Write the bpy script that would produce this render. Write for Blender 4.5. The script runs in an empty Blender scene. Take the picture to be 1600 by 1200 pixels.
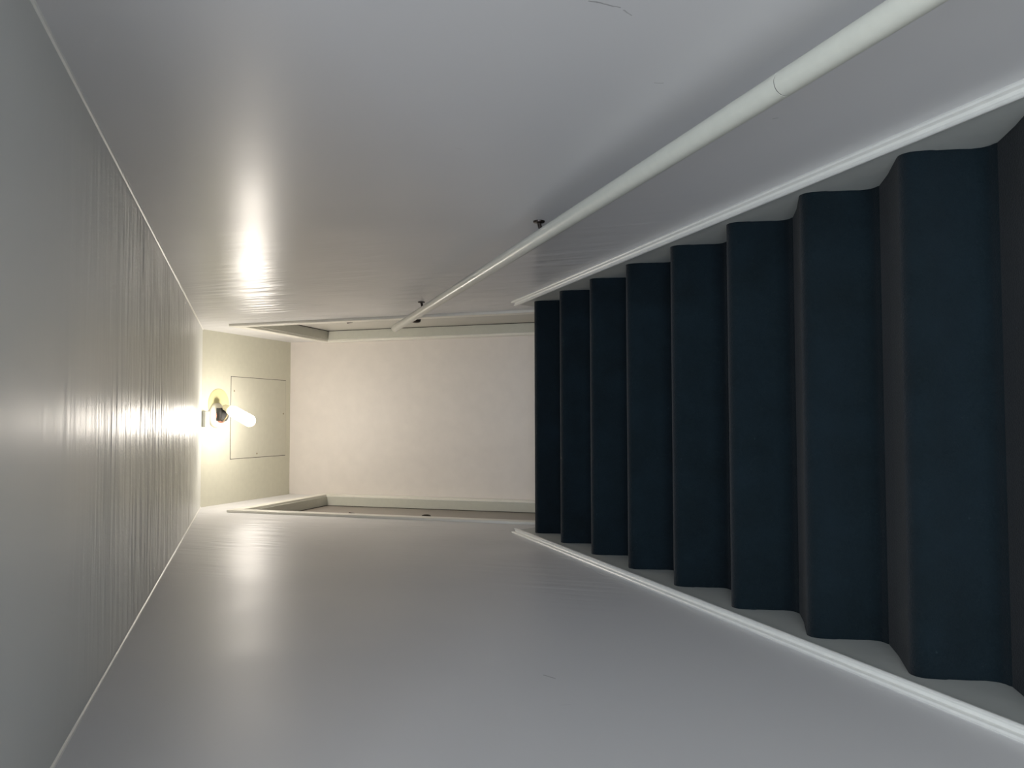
import bpy, bmesh, math, random
from mathutils import Vector, Matrix
random.seed(7)
C = bpy.context.scene.collection

# ------------------------------------------------------------------ measures (metres, camera eye at the origin)
XR, XL = .5597, -.5305            # side wall faces
SK = .020                         # skirt board thickness
RUN, RISE = .25, .1896
Y7, Z7 = 1.8175, -.2120           # nosing of the eighth riser from the top
YC, ZC, SC = 4.1677, 3.4287, .7382   # crease of sloped and level ceiling, slope
YB = 5.1066                       # end wall of the landing
NTOP = 7                          # nosing index of the landing edge
ZLAND = Z7 + NTOP*RISE
YLAND = Y7 + NTOP*RUN
ZHALL = Z7 - 8*RISE
YH = .30                          # where the stair well opens to the hall
ZHC = ZC + (YH-YC)*SC             # hall ceiling
WT = .15

# ------------------------------------------------------------------ helpers
def obj(name, bm, mat, parent=None, smooth=False, bevel=0):
    me = bpy.data.meshes.new(name); bmesh.ops.recalc_face_normals(bm, faces=bm.faces)
    bm.to_mesh(me); bm.free()
    if smooth:
        for p in me.polygons: p.use_smooth = True
    o = bpy.data.objects.new(name, me); C.objects.link(o)
    me.materials.append(mat)
    if parent:
        o.parent = parent
        o.matrix_parent_inverse = Matrix.Translation(-parent.location)
    if bevel:
        b = o.modifiers.new('bevel', 'BEVEL'); b.width = bevel; b.segments = 2; b.limit_method = 'ANGLE'; b.harden_normals = False
    if smooth:
        e = o.modifiers.new('split', 'EDGE_SPLIT'); e.split_angle = math.radians(50)
    return o
def box(bm, x0, x1, y0, y1, z0, z1):
    v = [bm.verts.new(p) for p in ((x0,y0,z0),(x1,y0,z0),(x1,y1,z0),(x0,y1,z0),(x0,y0,z1),(x1,y0,z1),(x1,y1,z1),(x0,y1,z1))]
    for f in ((0,3,2,1),(4,5,6,7),(0,1,5,4),(1,2,6,5),(2,3,7,6),(3,0,4,7)): bm.faces.new([v[i] for i in f])
    return bm
def prism(bm, pts, axis, a, b):
    """extrude closed 2D outline; axis x: pts are (y,z); axis y: pts are (x,z)"""
    def P(p, t): return (t, p[0], p[1]) if axis == 'x' else (p[0], t, p[1]) if axis == 'y' else (p[0], p[1], t)
    A = [bm.verts.new(P(p, a)) for p in pts]; B = [bm.verts.new(P(p, b)) for p in pts]
    n = len(pts)
    bm.faces.new(A); bm.faces.new(B[::-1])
    for i in range(n): bm.faces.new((A[i], B[i], B[(i+1)%n], A[(i+1)%n]))
    return bm
def frame_for(d):
    d = d.normalized(); u = d.cross(Vector((0,0,1)))
    if u.length < 1e-4: u = Vector((1,0,0))
    u.normalize(); return u, u.cross(d)
def tube(bm, pts, rads, n=20, caps=True):
    pts = [Vector(p) for p in pts]
    if not isinstance(rads, (list, tuple)): rads = [rads]*len(pts)
    rings = []
    for i, p in enumerate(pts):
        d = pts[min(i+1, len(pts)-1)] - pts[max(i-1, 0)]
        u, w = frame_for(d)
        rings.append([bm.verts.new(p + (u*math.cos(t)+w*math.sin(t))*rads[i]) for t in [2*math.pi*k/n for k in range(n)]])
    for a, b in zip(rings, rings[1:]):
        for k in range(n): bm.faces.new((a[k], a[(k+1)%n], b[(k+1)%n], b[k]))
    if caps: bm.faces.new(rings[0][::-1]); bm.faces.new(rings[-1])
    return bm
def lathe(bm, o, d, prof, n=32):
    o, d = Vector(o), Vector(d).normalized()
    return tube_axis(bm, o, d, prof, n)
def tube_axis(bm, o, d, prof, n):
    u, w = frame_for(d); rings = []
    for s, r in prof:
        rings.append([bm.verts.new(o + d*s + (u*math.cos(2*math.pi*k/n)+w*math.sin(2*math.pi*k/n))*max(r, 1e-4)) for k in range(n)])
    for a, b in zip(rings, rings[1:]):
        for k in range(n): bm.faces.new((a[k], a[(k+1)%n], b[(k+1)%n], b[k]))
    bm.faces.new(rings[0][::-1]); bm.faces.new(rings[-1])
    return bm
def empty(name, loc, **kw):
    o = bpy.data.objects.new(name, None); C.objects.link(o); o.location = loc
    o.empty_display_size = .1
    for k, v in kw.items(): o[k] = v
    return o
def struct(name, bm, mat, label=None, cat=None, **kw):
    o = obj(name, bm, mat, **kw); o['kind'] = 'structure'
    if label: o['label'] = label; o['category'] = cat
    return o
def S(name, label, cat, loc): return empty(name, loc, kind='structure', label=label, category=cat)

# ------------------------------------------------------------------ materials
def newmat(name):
    m = bpy.data.materials.new(name); m.use_nodes = True
    nt = m.node_tree; return m, nt, nt.nodes['Principled BSDF']
def N(nt, t, **kw):
    n = nt.nodes.new(t)
    for k, v in kw.items(): setattr(n, k, v)
    return n
def lin(c): return tuple(((x/255+.055)/1.055)**2.4 if x > 10 else x/255/12.92 for x in c)+(1,)

def brushed_paint(name, col, stroke, rough=.33, bump=.35, marks=(), fade=(1.8, 4.0)):
    """satin wall paint with brush strokes; stroke = scale vector (small along the stroke)"""
    m, nt, bs = newmat(name); L = nt.links
    tc = N(nt, 'ShaderNodeTexCoord'); co = tc.outputs['Object']
    mp = N(nt, 'ShaderNodeMapping'); mp.inputs['Scale'].default_value = stroke; L.new(co, mp.inputs['Vector'])
    n1 = N(nt, 'ShaderNodeTexNoise'); n1.inputs['Scale'].default_value = 1; n1.inputs['Detail'].default_value = 2.5; n1.inputs['Roughness'].default_value = .45; n1.inputs['Distortion'].default_value = .15
    L.new(mp.outputs[0], n1.inputs['Vector'])
    n2 = N(nt, 'ShaderNodeTexNoise'); n2.inputs['Scale'].default_value = 2.2; n2.inputs['Detail'].default_value = 2; L.new(co, n2.inputs['Vector'])
    n3 = N(nt, 'ShaderNodeTexNoise'); n3.inputs['Scale'].default_value = 70; n3.inputs['Detail'].default_value = 2; L.new(co, n3.inputs['Vector'])
    # patchy strokes: stroke bump fades in and out over the wall
    pr = N(nt, 'ShaderNodeMapRange', interpolation_type='SMOOTHSTEP'); pr.inputs[1].default_value = .25; pr.inputs[2].default_value = .72; pr.inputs[3].default_value = .25; L.new(n2.outputs[0], pr.inputs[0])
    mu = N(nt, 'ShaderNodeMath', operation='MULTIPLY'); L.new(n1.outputs[0], mu.inputs[0]); L.new(pr.outputs[0], mu.inputs[1])
    sy = N(nt, 'ShaderNodeSeparateXYZ'); L.new(co, sy.inputs[0])      # the upper stretch was brushed more coarsely
    fd = N(nt, 'ShaderNodeMapRange', interpolation_type='SMOOTHSTEP'); fd.inputs[1].default_value, fd.inputs[2].default_value = fade; fd.inputs[3].default_value = .015; fd.inputs[4].default_value = 1; L.new(sy.outputs[1], fd.inputs[0])
    mf = N(nt, 'ShaderNodeMath', operation='MULTIPLY'); L.new(mu.outputs[0], mf.inputs[0]); L.new(fd.outputs[0], mf.inputs[1]); mu = mf
    ad = N(nt, 'ShaderNodeMath', operation='MULTIPLY_ADD'); L.new(n3.outputs[0], ad.inputs[0]); ad.inputs[1].default_value = .005; L.new(mu.outputs[0], ad.inputs[2])
    bp = N(nt, 'ShaderNodeBump'); bp.inputs['Strength'].default_value = bump; bp.inputs['Distance'].default_value = .045
    L.new(ad.outputs[0], bp.inputs['Height']); L.new(bp.outputs[0], bs.inputs['Normal'])
    rr = N(nt, 'ShaderNodeMapRange'); rr.inputs[3].default_value = rough-.05; rr.inputs[4].default_value = rough+.08
    L.new(n2.outputs[0], rr.inputs[0]); L.new(rr.outputs[0], bs.inputs['Roughness'])
    mx = N(nt, 'ShaderNodeMix', data_type='RGBA'); mx.inputs[6].default_value = lin(col); mx.inputs[7].default_value = lin(tuple(c-8 for c in col))
    L.new(n2.outputs[0], mx.inputs[0]); out = mx.outputs[2]
    sx = N(nt, 'ShaderNodeSeparateXYZ'); L.new(co, sx.inputs[0])
    for (a, b, w, dark) in marks:      # short scuff lines, in (y, z)
        d = Vector((b[0]-a[0], b[1]-a[1])); ln = d.length; d.normalize()
        def lincomb(cy, cz, c0):
            m1 = N(nt, 'ShaderNodeMath', operation='MULTIPLY_ADD'); L.new(sx.outputs[1], m1.inputs[0]); m1.inputs[1].default_value = cy; m1.inputs[2].default_value = c0
            m2 = N(nt, 'ShaderNodeMath', operation='MULTIPLY_ADD'); L.new(sx.outputs[2], m2.inputs[0]); m2.inputs[1].default_value = cz; L.new(m1.outputs[0], m2.inputs[2]); return m2
        al = lincomb(d.x, d.y, -(d.x*a[0]+d.y*a[1])-ln/2); ac = lincomb(-d.y, d.x, d.y*a[0]-d.x*a[1])
        wob = N(nt, 'ShaderNodeMath', operation='MULTIPLY_ADD'); L.new(n3.outputs[0], wob.inputs[0]); wob.inputs[1].default_value = w*3; wob.inputs[2].default_value = -w*1.5
        ac2 = N(nt, 'ShaderNodeMath', operation='ADD'); L.new(ac.outputs[0], ac2.inputs[0]); L.new(wob.outputs[0], ac2.inputs[1])
        A1 = N(nt, 'ShaderNodeMath', operation='ABSOLUTE'); L.new(al.outputs[0], A1.inputs[0])
        A2 = N(nt, 'ShaderNodeMath', operation='ABSOLUTE'); L.new(ac2.outputs[0], A2.inputs[0])
        l1 = N(nt, 'ShaderNodeMath', operation='LESS_THAN'); L.new(A1.outputs[0], l1.inputs[0]); l1.inputs[1].default_value = ln/2
        l2 = N(nt, 'ShaderNodeMapRange'); L.new(A2.outputs[0], l2.inputs[0]); l2.inputs[1].default_value = 0; l2.inputs[2].default_value = w; l2.inputs[3].default_value = dark; l2.inputs[4].default_value = 0
        mm = N(nt, 'ShaderNodeMath', operation='MULTIPLY'); L.new(l1.outputs[0], mm.inputs[0]); L.new(l2.outputs[0], mm.inputs[1])
        k = N(nt, 'ShaderNodeMix', data_type='RGBA'); L.new(mm.outputs[0], k.inputs[0]); L.new(out, k.inputs[6]); k.inputs[7].default_value = lin((70, 68, 66)); out = k.outputs[2]
    L.new(out, bs.inputs['Base Color'])
    bs.inputs['Specular IOR Level'].default_value = .5
    return m
def paint(name, col, rough=.4, bump=.1, scale=60, metal=0, spec=.5):
    m, nt, bs = newmat(name); L = nt.links
    tc = N(nt, 'ShaderNodeTexCoord'); n = N(nt, 'ShaderNodeTexNoise'); n.inputs['Scale'].default_value = scale; n.inputs['Detail'].default_value = 3
    L.new(tc.outputs['Object'], n.inputs['Vector'])
    bp = N(nt, 'ShaderNodeBump'); bp.inputs['Strength'].default_value = bump; bp.inputs['Distance'].default_value = .002
    L.new(n.outputs[0], bp.inputs['Height']); L.new(bp.outputs[0], bs.inputs['Normal'])
    mx = N(nt, 'ShaderNodeMix', data_type='RGBA'); mx.inputs[6].default_value = lin(col); mx.inputs[7].default_value = lin(tuple(max(0, c*.94) for c in col))
    L.new(n.outputs[0], mx.inputs[0]); L.new(mx.outputs[2], bs.inputs['Base Color'])
    bs.inputs['Roughness'].default_value = rough; bs.inputs['Metallic'].default_value = metal; bs.inputs['Specular IOR Level'].default_value = spec
    return m
def carpet(name, c1, c2):
    m, nt, bs = newmat(name); L = nt.links
    tc = N(nt, 'ShaderNodeTexCoord')
    n = N(nt, 'ShaderNodeTexNoise'); n.inputs['Scale'].default_value = 260; n.inputs['Detail'].default_value = 3; L.new(tc.outputs['Object'], n.inputs['Vector'])
    n2 = N(nt, 'ShaderNodeTexNoise'); n2.inputs['Scale'].default_value = 9; n2.inputs['Detail'].default_value = 4; L.new(tc.outputs['Object'], n2.inputs['Vector'])
    v = N(nt, 'ShaderNodeTexVoronoi'); v.inputs['Scale'].default_value = 70; L.new(tc.outputs['Object'], v.inputs['Vector'])
    ra = N(nt, 'ShaderNodeValToRGB'); ra.color_ramp.elements[0].position = .3; ra.color_ramp.elements[1].position = .75
    ra.color_ramp.elements[0].color = lin(c1); ra.color_ramp.elements[1].color = lin(c2)
    av = N(nt, 'ShaderNodeMath', operation='MULTIPLY_ADD'); L.new(n2.outputs[0], av.inputs[0]); av.inputs[1].default_value = .6
    h = N(nt, 'ShaderNodeMath', operation='MULTIPLY'); L.new(n.outputs[0], h.inputs[0]); h.inputs[1].default_value = .45; L.new(h.outputs[0], av.inputs[2])
    L.new(av.outputs[0], ra.inputs[0])
    # stray pale lint
    n3 = N(nt, 'ShaderNodeTexNoise'); n3.inputs['Scale'].default_value = 45; n3.inputs['Detail'].default_value = 5; L.new(tc.outputs['Object'], n3.inputs['Vector'])
    li = N(nt, 'ShaderNodeMapRange'); li.inputs[1].default_value = .74; li.inputs[2].default_value = .80; li.inputs[4].default_value = .5; L.new(n3.outputs[0], li.inputs[0])
    mx = N(nt, 'ShaderNodeMix', data_type='RGBA'); L.new(li.outputs[0], mx.inputs[0]); L.new(ra.outputs[0], mx.inputs[6]); mx.inputs[7].default_value = lin((60, 75, 80))
    L.new(mx.outputs[2], bs.inputs['Base Color'])
    bp = N(nt, 'ShaderNodeBump'); bp.inputs['Strength'].default_value = .6; bp.inputs['Distance'].default_value = .003
    L.new(n.outputs[0], bp.inputs['Height']); L.new(bp.outputs[0], bs.inputs['Normal'])
    bs.inputs['Roughness'].default_value = .95; bs.inputs['Specular IOR Level'].default_value = .15
    bs.inputs['Sheen Weight'].default_value = .06; bs.inputs['Sheen Roughness'].default_value = .5; bs.inputs['Sheen Tint'].default_value = (.8, .8, .85, 1)
    return m
def emit(name, col, s):
    m, nt, bs = newmat(name)
    bs.inputs['Base Color'].default_value = (.9, .9, .9, 1); bs.inputs['Emission Color'].default_value = col; bs.inputs['Emission Strength'].default_value = s
    return m

WALL = (223, 222, 223)
M_wr = brushed_paint('wall paint right', WALL, (1, 20, 3.2), rough=.29, bump=.42, marks=[((1.055, .25), (1.088, .213), .0022, .75), ((1.095, .211), (1.115, .203), .0016, .6), ((1.355, .21), (1.36, .195), .0016, .5), ((1.592, .028), (1.590, .016), .0018, .6), ((1.55, .652), (1.562, .640), .001, .4)])
M_wl = brushed_paint('wall paint left', WALL, (1, 24, 3.2), rough=.42, bump=.28, marks=[((1.665, .50), (1.650, .468), .0022, .7), ((1.50, .42), (1.51, .40), .0012, .3)])
M_we = paint('end wall paint', (232, 224, 216), .55, .15, 14)
M_cs = brushed_paint('sloped ceiling paint', (219, 221, 216), (3.2, 24, 24), rough=.31, bump=.45, fade=(.8, 2.4))
M_cl = paint('level ceiling paint', (208, 206, 184), .5, .1, 30)
M_trim = paint('white gloss trim', (248, 248, 242), .3, .25, 40)
M_skirt = paint('grey skirt paint', (176, 180, 176), .42, .3, 30)
M_rail = paint('cream rail paint', (214, 215, 202), .28, .12, 50)
M_case = paint('door casing paint', (240, 236, 224), .33, .1, 40)
M_leafl = paint('left door paint', (128, 119, 110), .4, .1, 30)
M_leafr = paint('right door paint', (188, 184, 176), .3, .1, 30)
M_dark = paint('dark bronze', (40, 32, 28), .35, .1, 90, metal=.7)
M_gap = paint('dark gap', (30, 24, 20), .9, 0, 10)
M_black = paint('black socket plastic', (5, 4, 3), .7, .1, 60)
M_copper = paint('copper shell', (170, 110, 90), .35, .1, 60, metal=.8)
M_porc = paint('white porcelain', (235, 228, 205), .2, .05, 20)
M_plate = paint('yellowed plate', (204, 196, 140), .5, .05, 20)
M_jamb = paint('jamb paint', (200, 200, 186), .35, .1, 40)
M_grey = paint('grey box plastic', (150, 150, 140), .5, .05, 20)
M_wire = paint('wire', (120, 105, 70), .5, .05, 20)
M_carpet = carpet('blue black carpet', (1, 8, 11), (6, 18, 24))
M_hatch = paint('hatch paint', (206, 204, 184), .45, .08, 25)
M_bulb = emit('glowing bulb', (1, .93, .74, 1), 8)
M_neck = paint('bulb neck', (240, 228, 180), .4, 0, 10)

# ------------------------------------------------------------------ side walls (each with its doorway notch)
DY0, DY1 = 4.060, 5.030                      # doorway opening
def zhead(y): return 3.035 + (y-4.06)*.045   # the heads run slightly out of level
for nm, x0, x1, m in (('wall_right', XR, XR+WT, M_wr), ('wall_left', XL, XL-WT, M_wl)):
    pts = [(YH, ZHALL), (DY0, ZHALL), (DY0, zhead(DY0)), (DY1, zhead(DY1)), (DY1, ZHALL), (YB, ZHALL), (YB, ZC), (YC, ZC), (YH, ZHC)]
    struct(nm, prism(bmesh.new(), pts, 'x', x0, x1), m)
struct('wall_end', box(bmesh.new(), XL-WT, XR+WT, YB, YB+.12, ZLAND-.2, ZC), M_we)
# ceilings
T = .10
struct('ceiling_sloped', prism(bmesh.new(), [(YH, ZHC), (YC, ZC), (YC, ZC+T), (YH, ZHC+T)], 'x', XL-WT, XR+WT), M_cs)
struct('ceiling_level', box(bmesh.new(), XL-WT, XR+WT, YC, YB+.12, ZC, ZC+T), M_cl)
# thin caulk beads in the creases
def bead(name, a, b, sgn, r=.004):
    bm = bmesh.new(); tube(bm, [a, b], r, 8); return struct(name, bm, M_trim)
e = .0005
bead('trim_1', (XR-e, YH, ZHC-e), (XR-e, YC, ZC-e), 1, .0045)
bead('trim_2', (XL+e, YH, ZHC-e), (XL+e, YC, ZC-e), 1, .0045)

# ------------------------------------------------------------------ staircase
XA, XB = XL+SK, XR-SK
st = empty('staircase', (0, Y7, Z7), label='straight flight of stairs covered in dark blue-black carpet between white walls', category='staircase')
R, SL_, FR = .032, .024, .030
LIFT = .017                        # treads rise slightly to the back     # nosing radius, riser set-back, carpet cove at the riser foot
def riser_profile(y, z):
    """front outline of one carpeted riser from under the nosing down to the tread below"""
    p = []
    p.append((y, z-R)); p.append((y+.003, z-1.9*R)); 
    yb = y+SL_; zb = z-RISE+LIFT
    p.append((y+.008, z-.07)); p.append((y+.014, z-.11)); p.append((yb-.003, zb+FR+.008))
    for t in range(1, 6):
        a = math.pi/2*t/5; p.append((yb-.003-FR*(1-math.cos(a)), zb+FR*(1-math.sin(a))))
    p[-1] = (p[-1][0], zb-.007)
    return p
for k in range(NTOP, -9, -1):
    y, z = Y7+RUN*k, Z7+RISE*k
    if k == -8: break
    pr = riser_profile(y, z)
    out = pr + [(y+.06, z-RISE+LIFT-.007), (y+.06, z-R)]
    obj('riser', prism(bmesh.new(), out, 'x', XA, XB), M_carpet, st, smooth=True)
    # tread with its rolled nosing
    ye = YB if k == NTOP else y+RUN+SL_-.002
    up = 0 if k == NTOP else LIFT
    top = [(ye, z+up)] + ([(ye-.06, z+up*.62), (ye-.12, z+up*.28)] if up else [])
    for t in range(0, 9):
        a = math.pi/2+math.pi/2*t/8; top.append((y+R+R*math.cos(a), z-R+R*math.sin(a)))
    top += [(y+.03, z-R-.001), (ye, z-R-.001)]
    xa, xb = (XA, XB)
    obj('tread' if k < NTOP else 'landing_tread', prism(bmesh.new(), top, 'x', xa, xb), M_carpet, st, smooth=True)
# structure under the landing, so nothing floats
struct('floor_landing', box(bmesh.new(), XL, XR, YLAND+.06, YB, ZLAND-.2, ZLAND-R-.001), M_skirt)

# ------------------------------------------------------------------ skirt boards with cap moulding
m_ = RISE/RUN
def zl(y): return Z7+(y-Y7)*m_
YS0, YS1 = .02, 3.665
for nm, xw, s in (('baseboard_right', XR, -1), ('baseboard_left', XL, 1)):
    a, b = xw, xw+s*(SK-.0005)
    pts = [(YS0, ZHALL), (YS0+.6, ZHALL), (YS1, ZLAND-.30), (YS1+.12, ZLAND-.30), (YS1+.12, zl(YS1)+.012), (YS1, zl(YS1)+.030), (YS0, zl(YS0)+.030)]
    pts = [(YH+.001, ZHALL), (YH+.6, ZHALL), (YS1+.10, ZLAND-.45), (YS1+.10, ZLAND+.045), (YS1-.01, zl(YS1-.01)+.032), (YH+.001, zl(YH)+.032)]
    sk = struct(nm, prism(bmesh.new(), pts, 'x', a, b), M_skirt)
    # moulding profile: (distance from wall, height above the nosing line)
    prof = [(0, .024), (0, .056), (.0045, .060), (.0085, .058), (.0100, .052), (.0100, .045), (.0130, .0425), (.0165, .0425), (.0190, .047), (.0225, .048), (.0250, .044), (.0250, .036), (.0205, .030)]
    bm = bmesh.new()
    A = [bm.verts.new((xw+s*d, YH+.001, zl(YH)+h)) for d, h in prof]
    B = [bm.verts.new((xw+s*d, YS1-.012+h*.35, zl(YS1-.012+h*.35)+h)) for d, h in prof]
    n = len(prof); bm.faces.new(A); bm.faces.new(B[::-1])
    for i in range(n): bm.faces.new((A[i], B[i], B[(i+1) % n], A[(i+1) % n]))
    obj('moulding', bm, M_trim, sk, smooth=True)

# ------------------------------------------------------------------ doors, one either side of the landing
for nm, xw, s, leafm, side in (('door_1', XR, 1, M_leafr, 'right'), ('door_2', XL, -1, M_leafl, 'left')):
    d = empty(nm, (xw, DY0, ZLAND), kind='structure')
    CT = .014                                     # casing stands proud of the wall
    def X(t): return xw+s*t                       # t>0 goes into the wall
    ca0, ca1 = 3.990, YB-.003
    cas = bmesh.new()
    h0, h1 = zhead(DY0), zhead(DY1)
    zt0, zt1 = zhead(ca0)+.068, zhead(ca1)+.068
    zb = ZLAND-.001
    outl = [(ca0, zb), (DY0, zb), (DY0, h0), (DY1, h1), (DY1, zb), (ca1, zb), (ca1, zt1), (ca0, zt0)]
    cs = obj('door_casing', prism(cas, outl, 'x', X(-CT), X(.0005)), M_case, d, bevel=.003)
    # jamb lining: head and two sides, 66 mm deep to the leaf, running on behind it
    dep = WT
    j = bmesh.new(); th = .012
    prism(j, [(DY0, zb), (DY0+th, zb), (DY0+th, h0-th), (DY1-th, h1-th), (DY1-th, zb), (DY1, zb), (DY1, h1), (DY0, h0)], 'x', X(.0006), X(dep))
    obj('door_jamb', j, M_jamb, d)
    # leaf with a dark shadow gap
    g = .004
    obj('gap_shadow', prism(bmesh.new(), [(DY1-th-.009, zb), (DY1-th-.0005, zb), (DY1-th-.0005, zhead(DY1)-th-.0005), (DY0+th, h0-th-.0005), (DY0+th, h0-th-.010), (DY1-th-.009, zhead(DY1)-th-.010)], 'x', X(.0585), X(.0615)), M_gap, d)
    lf = prism(bmesh.new(), [(DY0+th+g, zb+.006), (DY1-th-g, zb+.006), (DY1-th-g, zhead(DY1)-th-g), (DY0+th+g, h0-th-g)], 'x', X(.062), X(.100))
    leaf = obj('door_leaf', lf, leafm, d, bevel=.0015)
    obj('door_stop', prism(bmesh.new(), [(DY0+th, zb), (DY1-th, zb), (DY1-th, zhead(DY1)-th), (DY0+th, h0-th)], 'x', X(.1005), X(.112)), M_gap, d)
    # knob on a rose
    ky, kz = (4.20, 2.00) if s > 0 else (4.135, 1.905)
    kb = bmesh.new()
    lathe(kb, (X(.062), ky, kz), (-s, 0, 0), [(0, .026), (.004, .026), (.007, .018), (.012, .010), (.036, .009), (.042, .016), (.050, .026), (.060, .028), (.072, .024), (.077, .012), (.078, 0)], 24)
    obj('knob', kb, M_dark, leaf, smooth=True)
    lb = bmesh.new(); lz = 2.37 if s > 0 else 2.35; ly = 4.115
    box(lb, *sorted((X(.062), X(.050))), ly-.018, ly+.018, lz-.03, lz+.03)
    tube(lb, [(X(.050), ly, lz-.018), (X(.020), ly, lz-.018), (X(-.002), ly, lz-.010), (X(-.005), ly, lz+.02)], .008, 10)
    obj('latch', lb, M_dark, leaf)

# ------------------------------------------------------------------ ceiling hatch
ht = empty('ceiling_hatch', (.015, 4.745, ZC), label='square white loft hatch set in the level ceiling beside the bulb', category='hatch')
hx0, hx1, hy0, hy1 = -.252, .284, 4.441, 5.050
obj('shadow_gap', box(bmesh.new(), hx0, hx1, hy0, hy1, ZC-.0007, ZC), M_gap, ht)
obj('hatch_panel', box(bmesh.new(), hx0+.004, hx1-.0035, hy0+.0045, hy1-.003, ZC-.0022, ZC-.0008), M_hatch, ht)
for (sx_, sy_) in ((.19, 4.475), (.045, 5.02), (-.225, 4.72)):
    obj('screw', lathe(bmesh.new(), (sx_, sy_, ZC-.0022), (0, 0, -1), [(0, .006), (.0015, .005), (.002, .002)], 12), M_wire, ht)

# ------------------------------------------------------------------ ceiling lamp: porcelain base, black socket, tilted bulb
lx, ly = .030, 4.300
lp = empty('ceiling_lamp', (lx, ly, ZC), label='bare glowing bulb tilted out of a black socket on a round white ceiling base', category='lamp')
obj('ceiling_plate', lathe(bmesh.new(), (.100, 4.325, ZC), (0, 0, -1), [(0, .100), (.002, .100), (.004, .097), (.005, .085)], 48), M_plate, lp, smooth=True)
obj('porcelain_base', lathe(bmesh.new(), (lx, ly, ZC), (0, 0, -1), [(0, .078), (.012, .078), (.024, .070), (.034, .052), (.040, .046), (.041, 0)], 40), M_porc, lp, smooth=True)
so = bmesh.new(); lathe(so, (lx, ly, ZC-.040), (0, 0, -1), [(0, .036), (.006, .038), (.028, .038), (.030, .030), (.031, 0)], 20)
box(so, lx-.034, lx+.046, ly-.046, ly-.020, ZC-.066, ZC-.040)
sock = obj('socket', so, M_black, lp)
obj('copper_collar', lathe(bmesh.new(), (lx, ly, ZC-.034), (0, 0, -1), [(0, .048), (.008, .049), (.013, .043)], 24), M_copper, lp, smooth=True)
b0, b1 = Vector((.066, 4.290, 3.318)), Vector((-.018, 4.275, 3.128)); bd = (b1-b0).normalized(); bl = (b1-b0).length
wp = [(lx-.02, ly-.03, ZC-.06), (lx-.035, ly-.035, ZC-.085), (lx-.01, ly-.03, ZC-.105), (.05, ly-.012, 3.325)]
obj('wire', tube(bmesh.new(), wp, .0035, 8), M_wire, lp, smooth=True)
obj('bulb_cap', lathe(bmesh.new(), b0-bd*.045, bd, [(0, .016), (.01, .020), (.03, .022), (.050, .030)], 24), M_neck, lp, smooth=True)
pf = []; rb = .037
for t in range(0, 9): a = math.pi/2*t/8; pf.append((rb-rb*math.cos(a), rb*math.sin(a)*.95))
for t in range(0, 9): a = math.pi/2*t/8; pf.append((bl-rb+rb*math.sin(a), rb*math.cos(a)))
obj('bulb', lathe(bmesh.new(), b0, bd, pf, 28), M_bulb, lp, smooth=True)
# small grey box at the crease
bx = bmesh.new(); box(bx, -.042, .056, YC-.004, YC+.040, ZC-.030, ZC)
jb = obj('junction_box', bx, M_grey, bevel=.003)
jb['label'] = 'small grey box fixed at the ceiling crease next to the lamp base'; jb['category'] = 'junction box'

# ------------------------------------------------------------------ handrail on the right wall
XH, HR = XR-.070, .0195
def zr(y): return -.013+.7399*(y-1.226)
hr = empty('handrail', (XH, 1.226, zr(1.226)), label='round cream painted handrail running up the wall beside the carpeted stairs', category='handrail')
def rail_piece(y0, y1, end=False):
    bm = bmesh.new(); d = Vector((0, 1, .7399)).normalized(); L_ = (Vector((0, y1, zr(y1)))-Vector((0, y0, zr(y0)))).length
    pr = [(0, HR)]
    n = 24
    for i in range(1, n): pr.append((L_*i/n, HR))
    pr += [(L_, HR)] if not end else [(L_-.004, HR), (L_-.001, HR-.002), (L_, HR-.005)]
    lathe(bm, (XH, y0, zr(y0)), d, pr, 40)
    return obj('rail', bm, M_rail, hr, smooth=True)
ys = 1.248
rail_piece(-.15, ys-.0009); rail_piece(ys+.0009, 3.965, True)
obj('rail_joint', tube(bmesh.new(), [(XH, ys-.002, zr(ys-.002)), (XH, ys+.002, zr(ys+.002))], HR-.0006, 32), M_gap, hr)
for y in (.86, 2.205, 3.545):
    bm = bmesh.new(); zz = zr(y)-.042
    lathe(bm, (XR-.0005, y, zz), (-1, 0, 0), [(0, .017), (.004, .016), (.006, .008)], 18)
    tube(bm, [(XR-.004, y, zz), (XR-.030, y, zz-.006), (XR-.052, y, zz-.004), (XH, y, zz+.010), (XH, y, zr(y)-HR*.9)], [.0055]*5, 10)
    obj('bracket', bm, M_dark, hr, smooth=True)

# ------------------------------------------------------------------ the hall behind the camera
HX0, HX1, HY0 = -1.7, 1.7, -3.2
struct('floor', box(bmesh.new(), HX0, HX1, HY0, YH+.9, ZHALL-.1, ZHALL), M_carpet)
struct('ceiling_hall', box(bmesh.new(), HX0, HX1, HY0, YH, ZHC, ZHC+.1), M_cl)
struct('wall_hall_left', box(bmesh.new(), HX0-.1, HX0, HY0, YH, ZHALL, ZHC), M_we)
struct('wall_hall_right', box(bmesh.new(), HX1, HX1+.1, HY0, YH, ZHALL, ZHC), M_we)
struct('wall_hall_stair_left', box(bmesh.new(), HX0, XL-WT, YH, YH+.1, ZHALL, ZHC), M_we)
struct('wall_hall_stair_right', box(bmesh.new(), XR+WT, HX1, YH, YH+.1, ZHALL, ZHC), M_we)
wx0, wx1, wz0, wz1 = -1.0, 1.0, ZHALL+.25, ZHC-.15
b = bmesh.new()
box(b, HX0, wx0, HY0-.1, HY0, ZHALL, ZHC); box(b, wx1, HX1, HY0-.1, HY0, ZHALL, ZHC)
box(b, wx0, wx1, HY0-.1, HY0, ZHALL, wz0); box(b, wx0, wx1, HY0-.1, HY0, wz1, ZHC)
struct('wall_hall_back', b, M_we)
b = bmesh.new(); fw = .05
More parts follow.
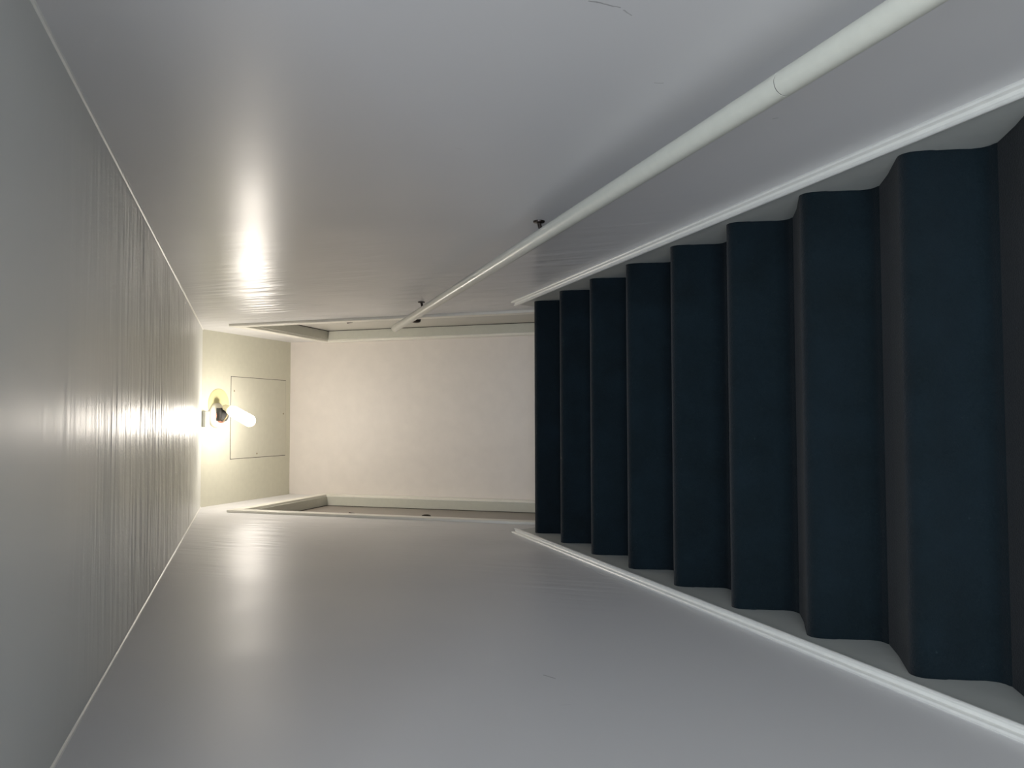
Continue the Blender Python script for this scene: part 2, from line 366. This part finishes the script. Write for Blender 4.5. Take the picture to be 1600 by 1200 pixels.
box(b, wx0, wx1, HY0-.08, HY0-.03, wz0, wz0+fw); box(b, wx0, wx1, HY0-.08, HY0-.03, wz1-fw, wz1)
for x in (wx0, -fw/2, wx1-fw): box(b, x, x+fw, HY0-.08, HY0-.03, wz0+fw, wz1-fw)
struct('window_1', b, M_trim)

# ------------------------------------------------------------------ light
w = bpy.data.worlds.new('world'); bpy.context.scene.world = w; w.use_nodes = True
w.node_tree.nodes['Background'].inputs[0].default_value = (.62, .72, .85, 1); w.node_tree.nodes['Background'].inputs[1].default_value = 1.0
def light(name, kind, loc, energy, col, rot=(0, 0, 0), **kw):
    l = bpy.data.lights.new(name, kind); l.energy = energy; l.color = col
    for k, v in kw.items(): setattr(l, k, v)
    o = bpy.data.objects.new(name, l); C.objects.link(o); o.location = loc; o.rotation_euler = rot; return o
light('daylight', 'AREA', (0, HY0-.02, (wz0+wz1)/2), 200, (.79, .88, 1), (math.radians(90), 0, 0), shape='RECTANGLE', size=1.9, size_y=wz1-wz0-.1)
light('low_fill', 'AREA', (0, -.75, -1.35), 7, (.78, .87, 1), (math.radians(160), 0, 0), shape='RECTANGLE', size=1.8, size_y=1.0)  # added fill near the hall floor, aimed up to brighten the sloped ceiling
light('bulb_light', 'POINT', tuple(b0+(b1-b0)*.8), 48, (1, .90, .78), shadow_soft_size=.05)
bpy.data.objects['bulb'].visible_shadow = True

# ------------------------------------------------------------------ camera
Rr = (0.99906704, -0.04007575, -0.01609297); Ff = (0.04312424, 0.94573573, 0.32206247); Uu = (0.0023128, -0.32245599, 0.94658163)
cam = bpy.data.cameras.new('camera'); co = bpy.data.objects.new('camera', cam); C.objects.link(co)
X_, Y_, Z_ = [-v for v in Uu], Rr, [-v for v in Ff]
co.matrix_world = Matrix(((X_[0], Y_[0], Z_[0], 0), (X_[1], Y_[1], Z_[1], 0), (X_[2], Y_[2], Z_[2], 0), (0, 0, 0, 1)))
cam.sensor_width = 36; cam.lens = 36*1287.38/1600; cam.clip_start = .02
bpy.context.scene.camera = co
vs = bpy.context.scene.view_settings; vs.view_transform = 'Standard'; vs.exposure = -.25; vs.gamma = 1.25
